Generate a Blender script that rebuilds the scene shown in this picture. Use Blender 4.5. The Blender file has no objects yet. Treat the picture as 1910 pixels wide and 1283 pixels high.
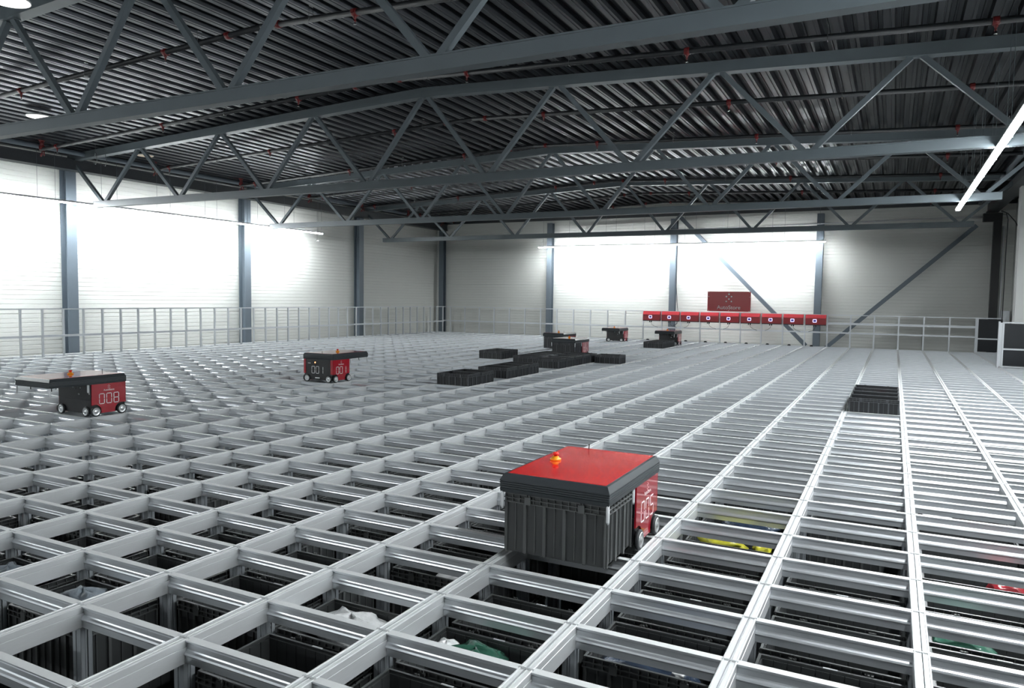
import bpy, math, random
from mathutils import Vector, Matrix, Euler
random.seed(7)
SC = bpy.context.scene
COL = SC.collection
A, B = 0.705, 0.4665          # grid pitch: along x, along y (metres)

# ------------------------------------------------------------------ camera
def set_camera():
    yaw, pitch, roll = 0.4746494, 0.06196424, 0.01470379
    f = Vector((-math.sin(yaw)*math.cos(pitch), math.cos(yaw)*math.cos(pitch), -math.sin(pitch)))
    r = Vector((math.cos(yaw), math.sin(yaw), 0)); u = r.cross(f)
    r2 = math.cos(roll)*r + math.sin(roll)*u; u2 = -math.sin(roll)*r + math.cos(roll)*u
    cam = bpy.data.objects.new('camera', bpy.data.cameras.new('camera'))
    COL.objects.link(cam)
    m = Matrix((r2, u2, -f)).transposed().to_4x4()
    m.translation = Vector((1.9496, -2.58848, 1.47477))
    cam.matrix_world = m
    cam.data.sensor_width = 36.0
    cam.data.lens = 1381.59/1910*36.0
    cam.data.clip_start = 0.05; cam.data.clip_end = 200
    SC.camera = cam
set_camera()

# ------------------------------------------------------------------ world and exposure
w = bpy.data.worlds.new('world'); SC.world = w; w.use_nodes = True
w.node_tree.nodes['Background'].inputs[0].default_value = (0.5, 0.56, 0.62, 1)
w.node_tree.nodes['Background'].inputs[1].default_value = 0.25
SC.view_settings.view_transform = 'Standard'
SC.view_settings.look = 'None'
SC.view_settings.gamma = 1.0
SC.view_settings.use_curve_mapping = False
SC.view_settings.exposure = 0.0
SC.cycles.use_denoising = True
SC.cycles.max_bounces = 8
SC.cycles.diffuse_bounces = 4
SC.cycles.glossy_bounces = 4
SC.cycles.caustics_reflective = False
SC.cycles.caustics_refractive = False
SC.cycles.sample_clamp_indirect = 4.0
TUBE = 205.0                    # radiance of the tube lights

# ------------------------------------------------------------------ materials
def mat(name, col, rough=0.5, metal=0.0, var=0.06, scale=8.0, bump=0.0, coat=0.0, emit=None, estr=0.0,
        objvar=0.0, stretch=None, spec=0.5, roughvar=0.0, alpha=1.0):
    m = bpy.data.materials.new(name); m.use_nodes = True
    nt = m.node_tree; b = nt.nodes['Principled BSDF']
    tc = nt.nodes.new('ShaderNodeTexCoord')
    mp = nt.nodes.new('ShaderNodeMapping')
    nt.links.new(tc.outputs['Object'], mp.inputs[0])
    if stretch: mp.inputs['Scale'].default_value = stretch
    nz = nt.nodes.new('ShaderNodeTexNoise'); nz.inputs['Scale'].default_value = scale
    nz.inputs['Detail'].default_value = 3
    nt.links.new(mp.outputs[0], nz.inputs['Vector'])
    mr = nt.nodes.new('ShaderNodeMapRange')
    mr.inputs[3].default_value = 1-var; mr.inputs[4].default_value = 1+var
    nt.links.new(nz.outputs[0], mr.inputs[0])
    val = mr.outputs[0]
    if objvar:
        oi = nt.nodes.new('ShaderNodeObjectInfo')
        m2 = nt.nodes.new('ShaderNodeMapRange'); m2.inputs[3].default_value = 1-objvar; m2.inputs[4].default_value = 1+objvar
        nt.links.new(oi.outputs['Random'], m2.inputs[0])
        mu = nt.nodes.new('ShaderNodeMath'); mu.operation = 'MULTIPLY'
        nt.links.new(val, mu.inputs[0]); nt.links.new(m2.outputs[0], mu.inputs[1]); val = mu.outputs[0]
    vm = nt.nodes.new('ShaderNodeVectorMath'); vm.operation = 'SCALE'
    vm.inputs[0].default_value = col[:3]
    nt.links.new(val, vm.inputs['Scale'])
    nt.links.new(vm.outputs[0], b.inputs['Base Color'])
    b.inputs['Roughness'].default_value = rough
    if roughvar:
        m3 = nt.nodes.new('ShaderNodeMapRange'); m3.inputs[3].default_value = max(.02, rough-roughvar); m3.inputs[4].default_value = rough+roughvar
        nt.links.new(nz.outputs[0], m3.inputs[0]); nt.links.new(m3.outputs[0], b.inputs['Roughness'])
    b.inputs['Metallic'].default_value = metal
    b.inputs['Specular IOR Level'].default_value = spec
    b.inputs['Coat Weight'].default_value = coat
    b.inputs['Coat Roughness'].default_value = 0.06
    b.inputs['Alpha'].default_value = alpha
    if bump:
        bp = nt.nodes.new('ShaderNodeBump'); bp.inputs['Strength'].default_value = bump; bp.inputs['Distance'].default_value = 0.004
        nt.links.new(nz.outputs[0], bp.inputs['Height']); nt.links.new(bp.outputs[0], b.inputs['Normal'])
    if emit:
        b.inputs['Emission Color'].default_value = (*emit, 1); b.inputs['Emission Strength'].default_value = estr
    return m
M = {}
M['alu'] = mat('brushed_aluminium', (.84, .87, .905), .34, .72, .05, 14, .0, stretch=(1, 12, 12), objvar=.05, roughvar=.07)
M['alu_y'] = mat('brushed_aluminium_long', (.83, .85, .865), .38, .5, .05, 14, .0, stretch=(12, 1, 12), objvar=.03, roughvar=.07)
M['railtop'] = mat('matte_running_surface', (.68, .695, .70), .5, .1, .05, 20)
M['alu_post'] = mat('aluminium_post', (.62, .66, .7), .38, .7, .05, 10, stretch=(8, 8, 1))
M['fence'] = mat('fence_aluminium', (.76, .79, .82), .4, .55, .04, 10)
M['truss'] = mat('slate_painted_steel', (.105, .128, .142), .40, 0, .07, 5, .05, spec=.45)  # column steel darkened in colour; the trusses catch little direct light
M['steel'] = mat('blue_grey_painted_steel', (.13, .16, .19), .42, 0, .07, 5, .05, spec=.45)
M['steel_dark'] = mat('dark_grey_steel', (.011, .013, .016), .5, 0, .1, 5)
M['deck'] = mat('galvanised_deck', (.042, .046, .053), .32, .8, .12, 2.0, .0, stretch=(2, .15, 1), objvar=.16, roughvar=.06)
M['wall'] = mat('off_white_wall_panel', (.75, .76, .725), .55, 0, .025, 1.2, spec=.3)
M['wall2'] = mat('white_wall', (.80, .81, .80), .6, 0, .02, 1.2)
M['concrete'] = mat('concrete_floor', (.28, .28, .28), .7, 0, .15, 2)
M['beam'] = mat('slate_beam_paint', (.028, .033, .038), .45, 0, .1, 5)
M['black'] = mat('black_plastic', (.003, .0035, .005), .4, 0, .15, 20, .06)
M['lid'] = mat('charcoal_lid_fascia', (.032, .038, .043), .34, 0, .08, 20)
M['red'] = mat('glossy_red_panel', (.36, .002, .014), .25, 0, .02, 6, coat=1.0)
M['redtop'] = mat('glossy_red_top', (.82, .018, .018), .16, 0, .03, 4, coat=1.0)
M['redbox'] = mat('red_painted_steel', (.36, .005, .014), .4, 0, .04, 6, coat=.4)
M['white'] = mat('white_print', (.85, .86, .86), .5, 0, .01, 10)
M['pin'] = mat('white_nylon', (.78, .80, .82), .4, 0, .02, 10)
M['tyre'] = mat('black_rubber', (.02, .022, .025), .6, 0, .1, 30)
M['hub'] = mat('machined_hub', (.72, .74, .75), .32, .75, .08, 30)
M['yellow'] = mat('amber_plastic', (.8, .33, .012), .35, 0, .03, 20)
M['redbtn'] = mat('red_button', (.65, .02, .01), .3, 0, .02, 20)
M['bin'] = mat('grey_bin_plastic', (.045, .048, .049), .42, 0, .12, 12, .08, objvar=.12)
M['binrim'] = mat('grey_bin_rim', (.095, .10, .10), .36, 0, .12, 12, objvar=.12)
M['bindark'] = mat('black_bin_plastic', (.014, .0155, .018), .42, 0, .12, 12, .08, objvar=.15)
M['bindarkrim'] = mat('black_bin_rim', (.075, .08, .088), .32, 0, .12, 12, objvar=.12)
M['panel'] = mat('dark_guard_panel', (.010, .013, .018), .3, 0, .08, 3)
M['redpipe'] = mat('red_fitting', (.12, .004, .005), .45, 0, .08, 20)
M['chrome'] = mat('bright_metal', (.8, .82, .82), .2, 1, .04, 20)
M['cable'] = mat('black_cable', (.015, .016, .02), .5, 0, .05, 20)
M['tube'] = mat('lit_tube', (.9, .95, 1), .5, 0, 0, 1, emit=(.93, .98, 1.0), estr=TUBE)
M['housing'] = mat('white_lamp_housing', (.75, .77, .78), .4, 0, .02, 6)
M['disc'] = mat('lit_disc', (.9, .9, .9), .5, 0, 0, 1, emit=(1, .97, .92), estr=1.4)
M['discdim'] = mat('dim_disc', (.5, .45, .38), .5, 0, 0, 1, emit=(.9, .75, .55), estr=.25)
M['ring'] = mat('lit_ring', (.8, .8, 1), .4, 0, 0, 1, emit=(.72, .66, 1.0), estr=1.5)
M['screen'] = mat('indigo_centre', (.05, .05, .2), .3, 0, 0, 1, emit=(.12, .08, .45), estr=.25)
M['led'] = mat('lit_orange_led', (1, .4, .1), .4, 0, 0, 1, emit=(1, .35, .12), estr=5)
def film(name, c, c2=None, sc=18):
    m = mat(name, c, .18, 0, .35, sc, .9, coat=.6)
    m.node_tree.nodes['Bump'].inputs['Distance'].default_value = .012
    return m
M['f_silver'] = film('clear_plastic_film', (.35, .40, .45))
M['f_white'] = film('white_plastic_bag', (.85, .86, .86))
M['f_green'] = film('green_plastic_bag', (.04, .13, .09))
M['f_yellow'] = film('yellow_plastic_bag', (.55, .52, .05))
M['f_navy'] = film('dark_blue_plastic_bag', (.03, .045, .075))
M['f_red'] = film('red_plastic_bag', (.35, .03, .04))
for k in M: M[k].name = M[k].name

# ------------------------------------------------------------------ mesh helpers
class MB:
    def __init__(s): s.v = []; s.f = []; s.mi = []; s.sm = []
    def add(s, vs, fs, mi=0, sm=False):
        n = len(s.v); s.v += [tuple(x) for x in vs]
        for f in fs: s.f.append(tuple(n+i for i in f)); s.mi.append(mi); s.sm.append(sm)
    def box(s, x0, y0, z0, x1, y1, z1, mi=0):
        s.add([(x0,y0,z0),(x1,y0,z0),(x1,y1,z0),(x0,y1,z0),(x0,y0,z1),(x1,y0,z1),(x1,y1,z1),(x0,y1,z1)],
              [(3,2,1,0),(4,5,6,7),(0,1,5,4),(1,2,6,5),(2,3,7,6),(3,0,4,7)], mi)
    def prism(s, pts, axis, a, b, mi=0, caps=True, sm=False):
        """pts: closed 2-D outline; axis 'x': pts=(y,z), 'y': pts=(x,z), 'z': pts=(x,y)"""
        n = len(pts)
        def P(p, t):
            return (t, p[0], p[1]) if axis == 'x' else (p[0], t, p[1]) if axis == 'y' else (p[0], p[1], t)
        vs = [P(p, a) for p in pts]+[P(p, b) for p in pts]
        fs = [(i, (i+1) % n, n+(i+1) % n, n+i) for i in range(n)]
        if caps: fs += [tuple(range(n-1, -1, -1)), tuple(range(n, 2*n))]
        s.add(vs, fs, mi, sm)
    def strip(s, pts, axis, a, b, mi=0):
        n = len(pts)
        def P(p, t):
            return (t, p[0], p[1]) if axis == 'x' else (p[0], t, p[1])
        vs = [P(p, a) for p in pts]+[P(p, b) for p in pts]
        s.add(vs, [(i, i+1, n+i+1, n+i) for i in range(n-1)], mi)
    def bar(s, p, q, w, h, mi=0):
        """rectangular bar from p to q; w across, h in the plane with z"""
        p = Vector(p); q = Vector(q); d = (q-p).normalized()
        up = Vector((0, 0, 1)) if abs(d.z) < .98 else Vector((1, 0, 0))
        sd = d.cross(up).normalized(); u = sd.cross(d)
        vs = [c+sd*(w/2*i)+u*(h/2*j) for c in (p, q) for i, j in ((-1,-1),(1,-1),(1,1),(-1,1))]
        s.add(vs, [(3,2,1,0),(4,5,6,7),(0,1,5,4),(1,2,6,5),(2,3,7,6),(3,0,4,7)], mi)
    def tube(s, pts, r, n=8, mi=0, caps=True):
        pts = [Vector(p) for p in pts]; rings = []
        for k, p in enumerate(pts):
            d = (pts[min(k+1, len(pts)-1)]-pts[max(k-1, 0)]).normalized()
            up = Vector((0, 0, 1)) if abs(d.z) < .95 else Vector((1, 0, 0))
            sd = d.cross(up).normalized(); u = sd.cross(d)
            rr = r[k] if isinstance(r, (list, tuple)) else r
            rings.append([p+sd*rr*math.cos(2*math.pi*i/n)+u*rr*math.sin(2*math.pi*i/n) for i in range(n)])
        vs = [v for g in rings for v in g]; fs = []
        for k in range(len(pts)-1):
            for i in range(n): fs.append((k*n+i, k*n+(i+1) % n, (k+1)*n+(i+1) % n, (k+1)*n+i))
        if caps: fs += [tuple(range(n-1, -1, -1)), tuple((len(pts)-1)*n+i for i in range(n))]
        s.add(vs, fs, mi, n > 6)
    def lathe(s, prof, c, axis='z', n=16, mi=0):
        """prof: (radius, height) list around the axis through c"""
        vs = []; c = Vector(c)
        for r, h in prof:
            for i in range(n):
                t = 2*math.pi*i/n; a_, b_ = r*math.cos(t), r*math.sin(t)
                vs.append(c+(Vector((a_, b_, h)) if axis == 'z' else Vector((h, a_, b_)) if axis == 'x' else Vector((a_, h, b_))))
        fs = []
        for k in range(len(prof)-1):
            for i in range(n): fs.append((k*n+i, k*n+(i+1) % n, (k+1)*n+(i+1) % n, (k+1)*n+i))
        fs += [tuple(range(n-1, -1, -1)), tuple((len(prof)-1)*n+i for i in range(n))]
        s.add(vs, fs, mi, True)
    def mesh(s, name, mats):
        me = bpy.data.meshes.new(name); me.from_pydata(s.v, [], s.f); me.validate()
        for m in (mats if isinstance(mats, (list, tuple)) else [mats]): me.materials.append(m)
        if len(me.polygons) == len(s.mi):
            me.polygons.foreach_set('material_index', s.mi)
            me.polygons.foreach_set('use_smooth', s.sm)
        me.update(); fix(me)
        return me
def fix(me):
    import bmesh
    bm = bmesh.new(); bm.from_mesh(me); bmesh.ops.recalc_face_normals(bm, faces=bm.faces); bm.to_mesh(me); bm.free()
def ob(name, me, parent=None, loc=(0,0,0), rot=(0,0,0), kind=None):
    o = bpy.data.objects.new(name, me); COL.objects.link(o)
    o.location = loc; o.rotation_euler = rot
    if parent: o.parent = parent
    if kind: o['kind'] = kind
    return o
def tag(o, label, cat, group=None):
    o['label'] = label; o['category'] = cat
    if group: o['group'] = group
    return o
def empty(name, loc, rot=(0,0,0)):
    o = bpy.data.objects.new(name, None); COL.objects.link(o); o.location = loc; o.rotation_euler = rot
    o.empty_display_size = .1
    return o
def copy_tree(o, parent=None):
    c = o.copy(); COL.objects.link(c)
    if parent: c.parent = parent
    for ch in list(o.children): copy_tree(ch, c)
    return c
def text_mesh(txt, size, mname, thick=.0006):
    cu = bpy.data.curves.new(mname, 'FONT'); cu.body = txt; cu.size = size; cu.align_x = 'CENTER'; cu.align_y = 'CENTER'
    cu.extrude = thick; cu.offset = 0.0
    o = bpy.data.objects.new('lettering_source', cu); COL.objects.link(o)
    dg = bpy.context.evaluated_depsgraph_get()
    me = bpy.data.meshes.new_from_object(o.evaluated_get(dg)); me.name = mname
    bpy.data.objects.remove(o); bpy.data.curves.remove(cu)
    me.materials.clear(); me.materials.append(M['white'])
    return me
def on_plane_x(o, x, y, z): # text facing +x
    o.rotation_euler = (math.pi/2, 0, math.pi/2); o.location = (x, y, z)

# ================================================================== THE SHELL
XL, XR, YF, YB, ZF = -16.0, 5.2, -9.0, 25.05, -5.2
RX, SL = -5.54, .04                                  # ridge line and roof slope
def chord_z(x): return 4.98-SL*abs(x-RX)             # underside of the top chords
def deck_z(x): return chord_z(x)+.165                # underside of the deck

me = MB(); me.box(XL-.2, YF-.2, ZF-.1, XR+.2, YB+.2, ZF)
ob('floor', me.mesh('floor', M['concrete']), kind='structure')

# ribbed sandwich panels, seams at the heights seen
SEAMS = [ZF, -4.0, -2.95, -1.9, -.95, 0.0, .95, 2.04, 3.13, 4.22, 5.35]
def panel_mesh(axis_len, h, name):
    """panel in the x-z plane facing -y, from x=0 to axis_len, z=0..h"""
    m = MB(); pts = [(0.0, 0.0)]          # (y, z) outline, front surface
    pitch = .099; z = .006
    pts = [(.007, 0.0), (0.0, .004)]
    n = int((h-.02)/pitch); pitch = (h-.012)/n
    for k in range(n):
        z0 = .006+k*pitch
        pts += [(0.0, z0+.004), (0.0, z0+pitch-.012), (.007, z0+pitch-.006)]
    pts += [(0.0, h-.004), (.007, h)]
    m.strip(pts, 'x', .0, axis_len)
    m.add([(0, .012, 0), (axis_len, .012, 0), (axis_len, .1, 0), (0, .1, 0), (0, .012, h), (axis_len, .012, h), (axis_len, .1, h), (0, .1, h)],
          [(0,1,2,3), (4,5,6,7), (2,3,7,6), (0,3,7,4), (1,2,6,5)])
    me = m.mesh(name, M['wall'])
    return me
def panel_wall(name, origin, rotz, bays, seams):
    root = empty(name, origin, (0, 0, rotz)); root['kind'] = 'structure'
    cache = {}
    for (x0, x1) in bays:
        for k in range(len(seams)-1):
            h = seams[k+1]-seams[k]; key = (round(x1-x0, 3), round(h, 3))
            if key not in cache: cache[key] = panel_mesh(x1-x0-.006, h, 'wall_panel')
            ob('panel', cache[key], root, (x0, 0, seams[k]))
    return root
bay_y = [YF, -2.5, 3.0, 8.5, 14.0, 19.5, YB]
panel_wall('wall_left', (XL, YB, 0), math.pi/2, [], SEAMS)
wl = bpy.data.objects['wall_left']; wl.rotation_euler = (0, 0, math.pi/2); wl.location = (XL, 0, 0)
_c = {}
for k in range(len(bay_y)-1):
    for s in range(len(SEAMS)-1):
        key = (k, s); L = bay_y[k+1]-bay_y[k]
        kk = (round(L, 3), round(SEAMS[s+1]-SEAMS[s], 3))
        if kk not in _c: _c[kk] = panel_mesh(L-.006, SEAMS[s+1]-SEAMS[s], 'wall_panel')
        ob('panel', _c[kk], wl, (bay_y[k], 0, SEAMS[s]))
panel_wall('wall_back', (0, YB, 0), 0, [(XL, -10.47), (-10.47, -5.43), (-5.43, -.38), (-.38, XR)], SEAMS)
m = MB(); m.box(XR, YF, ZF, XR+.15, YB+.1, 5.4); ob('wall_right', m.mesh('wall_right', M['wall2']), kind='structure')
m = MB(); m.box(XL-.1, YF-.15, ZF, XR+.15, YF, 5.4); ob('wall_front', m.mesh('wall_front', M['wall2']), kind='structure')

# corrugated roof deck: sheets of three ribs, lapped over the trusses
PITCH = .28; RIBS = 3; SW = PITCH*RIBS
def deck_mesh(L):
    m = MB(); pts = []
    for r in range(RIBS):
        x = r*PITCH
        pts += [(x, 0), (x+.032, 0), (x+.038, .010), (x+.048, .010), (x+.054, 0), (x+.086, 0),
                (x+.098, .045), (x+.094, .056), (x+.104, .095), (x+.150, .095), (x+.157, .084), (x+.171, .084), (x+.178, .095), (x+.224, .095),
                (x+.234, .056), (x+.230, .045), (x+.242, 0)]
    pts.append((RIBS*PITCH+.004, 0))
    m.strip(pts, 'y', 0, L)
    return m.mesh('deck_sheet', M['deck'])
ceil = empty('ceiling', (0, 0, 0)); ceil['kind'] = 'structure'
th = math.atan(SL); nL = int(math.ceil((RX-XL)/(SW*math.cos(th)))); 
ys = [YF-.1, -2.5, 3.0, 8.5, 14.0, 19.5, YB+.1]
dm = {}
for k in range(len(ys)-1):
    L = ys[k+1]-ys[k]+.03; dm[k] = deck_mesh(L)
    for n in range(13):
        x = RX+n*SW*math.cos(th)
        ob('deck_sheet', dm[k], ceil, (x, ys[k], deck_z(x)+(.002 if k % 2 else 0)), (0, th, 0))
        x = RX-(n+1)*SW*math.cos(th)
        ob('deck_sheet', dm[k], ceil, (x, ys[k], deck_z(x)+(.002 if k % 2 else 0)), (0, -th, 0))
m = MB(); m.prism([(XL-.2, deck_z(XL)+.16), (RX, deck_z(RX)+.16), (XR+.2, deck_z(XR)+.16), (XR+.2, deck_z(XR)+.22), (RX, deck_z(RX)+.22), (XL-.2, deck_z(XL)+.22)], 'y', YF-.2, YB+.2)
ob('roof_membrane', m.mesh('roof_membrane', M['steel_dark']), ceil)

# ------------------------------------------------------------------ steel columns
def h_column(h, fw=.25, d=.25):
    """H section, flanges facing +x and -x; base at z=0"""
    t = .016; tw = .012
    m = MB()
    m.box(d/2-t, -fw/2, 0, d/2, fw/2, h); m.box(-d/2, -fw/2, 0, -d/2+t, fw/2, h)
    fl = m.mesh('column_flanges', M['steel'])
    m = MB(); m.box(-d/2+t, -tw/2, 0, d/2-t, tw/2, h); wb = m.mesh('column_web', M['steel'])
    m = MB(); m.box(-d/2-.03, -fw/2-.03, 0, d/2+.03, fw/2+.03, .03); bp = m.mesh('base_plate', M['steel'])
    return fl, wb, bp
def column(x, y, h, rz, label, meshes):
    r = empty('steel_column', (x, y, ZF), (0, 0, rz))
    tag(r, label, 'column', 'steel wall columns')
    ob('flanges', meshes[0], r); ob('web', meshes[1], r); ob('base_plate', meshes[2], r)
hc = h_column(9.7)
column(-15.83, 3.0, 9.7, 0, 'blue-grey steel column on the left wall, beyond the left edge of the picture', hc)
column(-15.83, 8.52, 9.7, 0, 'blue-grey steel column nearest the camera on the left wall', hc)
column(-15.83, 13.98, 9.7, 0, 'blue-grey steel column, middle one of three on the left wall', hc)
column(-15.83, 19.44, 9.7, 0, 'blue-grey steel column on the left wall closest to the corner', hc)
hb = h_column(9.7, .22, .22)
column(-15.62, 24.86, 9.7, -math.pi/2, 'blue-grey steel column standing in the far left corner', hb)
column(-10.47, 24.86, 9.7, -math.pi/2, 'blue-grey steel column on the back wall at the left end of the tube light', hb)
column(-5.43, 24.86, 9.7, -math.pi/2, 'blue-grey steel column on the back wall left of the red sign', hb)
column(-.38, 24.86, 9.7, -math.pi/2, 'blue-grey steel column on the back wall behind the rightmost red box', hb)

def brace(p, q, label):
    m = MB(); m.bar(p, q, .13, .13)
    o = ob('diagonal_brace', m.mesh('diagonal_brace', M['steel'])); tag(o, label, 'brace')
brace((-5.2, 24.80, 4.55), (-.7, 24.80, -.02), 'grey steel wall brace running down to the right behind the red sign')
brace((-.1, 24.80, -.1), (4.15, 24.80, 3.95), 'grey steel wall brace rising to the right towards the dark downpipe')

# ------------------------------------------------------------------ roof trusses
def truss(Y, label):
    r = empty('roof_truss', (RX, Y, 3.44)); tag(r, label, 'truss', 'roof trusses')
    Z0 = 3.44
    zc = 3.44
    m = MB(); m.box(-9.2, -.065, 0, 9.2, .065, .125); m.box(-9.2, -.075, .125, 9.2, .075, .14)
    ob('bottom_chord', m.mesh('bottom_chord', M['truss']), r)
    for s in (-1, 1):
        z1 = 4.98-Z0; z2 = chord_z(RX+s*10.15)-Z0
        m = MB(); x2 = s*10.15
        m.prism([(0, z1), (x2, z2), (x2, z2+.15), (0, z1+.15)], 'y', -.07, .07)
        m.prism([(0, z1-.012), (x2, z2-.012), (x2, z2), (0, z1)], 'y', -.085, .085)
        ob('top_chord', m.mesh('top_chord', M['truss']), r)
    bot = [-8.89+2.54*k for k in range(8)]; top = [-7.62+2.54*k for k in range(7)]
    def tz(x): return chord_z(RX+x)-Z0-.005
    def diag(x0, z0, x1, z1):
        m = MB(); m.bar((x0, 0, z0), (x1, 0, z1), .07, .07)
        ob('diagonal', m.mesh('diagonal', M['truss']), r)
    for k, b_ in enumerate(bot):
        tl = top[k-1] if k > 0 else -10.1; tr = top[k] if k < 7 else 10.1
        diag(b_-.06, .13, tl+.06, tz(tl)); diag(b_+.06, .13, tr-.06, tz(tr))
    for t in top:
        m = MB(); m.box(t-.13, -.05, tz(t)-.012, t+.13, .05, tz(t)+.01)
        ob('gusset', m.mesh('gusset', M['truss']), r)
truss(3.0, 'blue-grey lattice roof truss closest to the camera, crossing the whole picture')
truss(8.5, 'grey lattice roof truss second from the camera, starting at the nearest left column')
truss(14.0, 'grey lattice roof truss third from the camera, starting at the middle left column')
truss(19.5, 'grey lattice roof truss farthest from the camera, just ahead of the back wall')

# edge beams and mains along the side walls
def prop(name, m, mt, label, cat, group=None):
    o = ob(name, m.mesh(name, mt)); tag(o, label, cat, group); return o
m = MB(); m.box(-15.68, YF, 4.36, -15.42, YB-.15, 4.58); m.box(-15.70, YF, 4.58, -15.38, YB-.15, 4.60); m.box(-15.70, YF, 4.34, -15.38, YB-.15, 4.36)
prop('edge_beam', m, M['beam'], 'dark eaves beam running along the top of the left wall', 'beam')
m = MB(); m.box(4.42, YF, 4.36, 4.68, YB-.15, 4.58); m.box(4.38, YF, 4.34, 4.70, YB-.15, 4.36)
prop('edge_beam', m, M['beam'], 'dark eaves beam running along the top of the right wall', 'beam')
m = MB(); m.box(XL, YB-.12, 4.62, XR, YB-.02, 4.95)
prop('edge_beam', m, M['beam'], 'dark beam under the roof edge along the back wall', 'beam')
m = MB(); m.tube([(-15.05, YF, 4.68), (-15.05, YB-.3, 4.68)], .055, 12)
prop('water_main', m, M['steel'], 'grey sprinkler main pipe running along the left eaves', 'pipe')
m = MB(); m.tube([(4.2, YF, 4.62), (4.2, YB-.3, 4.62)], .055, 12)
prop('water_main', m, M['steel'], 'grey sprinkler main pipe running along the right eaves', 'pipe')

# ------------------------------------------------------------------ sprinkler branch pipes
m = MB(); m.lathe([(.045, -.035), (.05, -.03), (.05, .03), (.045, .035)], (0, 0, 0), 'x', 10); m.box(-.02, -.065, -.018, .02, .065, .018)
COUP = m.mesh('coupling', M['redpipe'])
m = MB(); m.lathe([(.03, -.01), (.03, -.06), (.018, -.08), (.012, -.10), (.022, -.104), (.022, -.11)], (0, 0, 0), 'z', 8)
HEAD = m.mesh('sprinkler_head', [M['redpipe']])
m = MB(); m.lathe([(.008, -.11), (.008, -.15), (.026, -.152), (.026, -.158)], (0, 0, 0), 'z', 8)
HEADTIP = m.mesh('sprinkler_tip', [M['chrome']])
m = MB(); m.box(-.004, -.037, -.04, .004, -.033, .16); m.box(-.004, .033, -.04, .004, .037, .16); m.box(-.004, -.037, .155, .004, .037, .16); m.box(-.004, -.037, -.044, .004, .037, -.04)
HANG = m.mesh('pipe_hanger', M['chrome'])
def sprinkler(Y, nth):
    off = 4.96
    def z(x): return off-SL*abs(x-RX)
    r = empty('sprinkler_pipe', (RX, Y, off))
    tag(r, 'dark sprinkler branch pipe under the roof, %s counted from the camera' % nth, 'pipe', 'sprinkler branch pipes')
    for s in (-1, 1):
        m = MB(); x1 = s*(9.35 if s < 0 else 9.7)
        m.tube([(0, 0, 0), (x1, 0, -SL*abs(x1))], .038, 10)
        ob('pipe', m.mesh('pipe', M['steel_dark']), r)
    for x in (-14.3, -10.9, -7.4, -4.0, -.62, 2.83):
        dx = x-RX; zz = -SL*abs(dx)
        ob('coupling', COUP, r, (dx, 0, zz)); h = ob('sprinkler_head', HEAD, r, (dx, 0, zz-.01)); h.scale = (.75, .75, .85); ob('tip', HEADTIP, h)
    for x in (-6.15, -5.25): ob('coupling', COUP, r, (x-RX, 0, -SL*abs(x-RX)))
    for x in (-12.6, -9.2, -6.7, -4.7, -2.3, 1.1, 3.6): ob('pipe_hanger', HANG, r, (x-RX, 0, -SL*abs(x-RX)))
    # riser from the main
    m = MB(); x0 = -14.85-RX
    m.tube([(x0, 0, -.36), (x0, 0, -.12), (x0+.03, 0, -.38)][:2], .04, 10)
    m.lathe([(.058, -.04), (.062, -.03), (.062, .03), (.058, .04)], (x0, 0, -.16), 'z', 10)
    m.lathe([(.058, -.04), (.062, -.03), (.062, .03), (.058, .04)], (x0, 0, -.34), 'z', 10)
    m.tube([(x0, 0, -.38), (x0, 0, -.46), (x0-.05, 0, -.52)], .022, 8)
    m.tube([(x0, 0, -.40), (x0+.07, 0, -.42), (x0+.08, 0, -.52)], .012, 8)
    ob('riser', m.mesh('riser', M['redpipe']), r)
ORD = ['first', 'second', 'third', 'fourth', 'fifth', 'sixth', 'seventh', 'eighth']
for k, Y in enumerate((4.7, 7.35, 10.15, 12.95, 15.75, 18.4, 21.2, 23.6)): sprinkler(Y, ORD[k])
# conduit on the back wall
m = MB(); m.tube([(-9.5, 24.72, 4.02), (5.0, 24.72, 4.22)], .022, 8)
for x in (-7, -3.6, .2, 3.2): m.tube([(x, 24.72, 4.05+.0138*(x+9.5)), (x, 24.72, 4.5)], .006, 5)
prop('conduit', m, M['pin'], 'thin pale conduit hung along the top of the back wall', 'pipe')

# hooks by the left eaves
for k, (x, y, lb) in enumerate(((-14.2, 8.15, 'left one of the pair'), (-14.2, 8.38, 'right one of the pair'))):
    m = MB(); z0 = 4.62
    m.tube([(x, y, z0+.2), (x, y, z0), (x-.03, y, z0-.08)], .005, 6)
    m.tube([(x, y, z0), (x+.04, y, z0-.1), (x+.05, y, z0-.2), (x, y, z0-.27), (x-.05, y, z0-.25)], .008, 6)
    prop('wire_hook', m, M['chrome'], 'bright wire hook hanging above the nearest left column, %s' % lb, 'hook', 'wire hooks')

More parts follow.
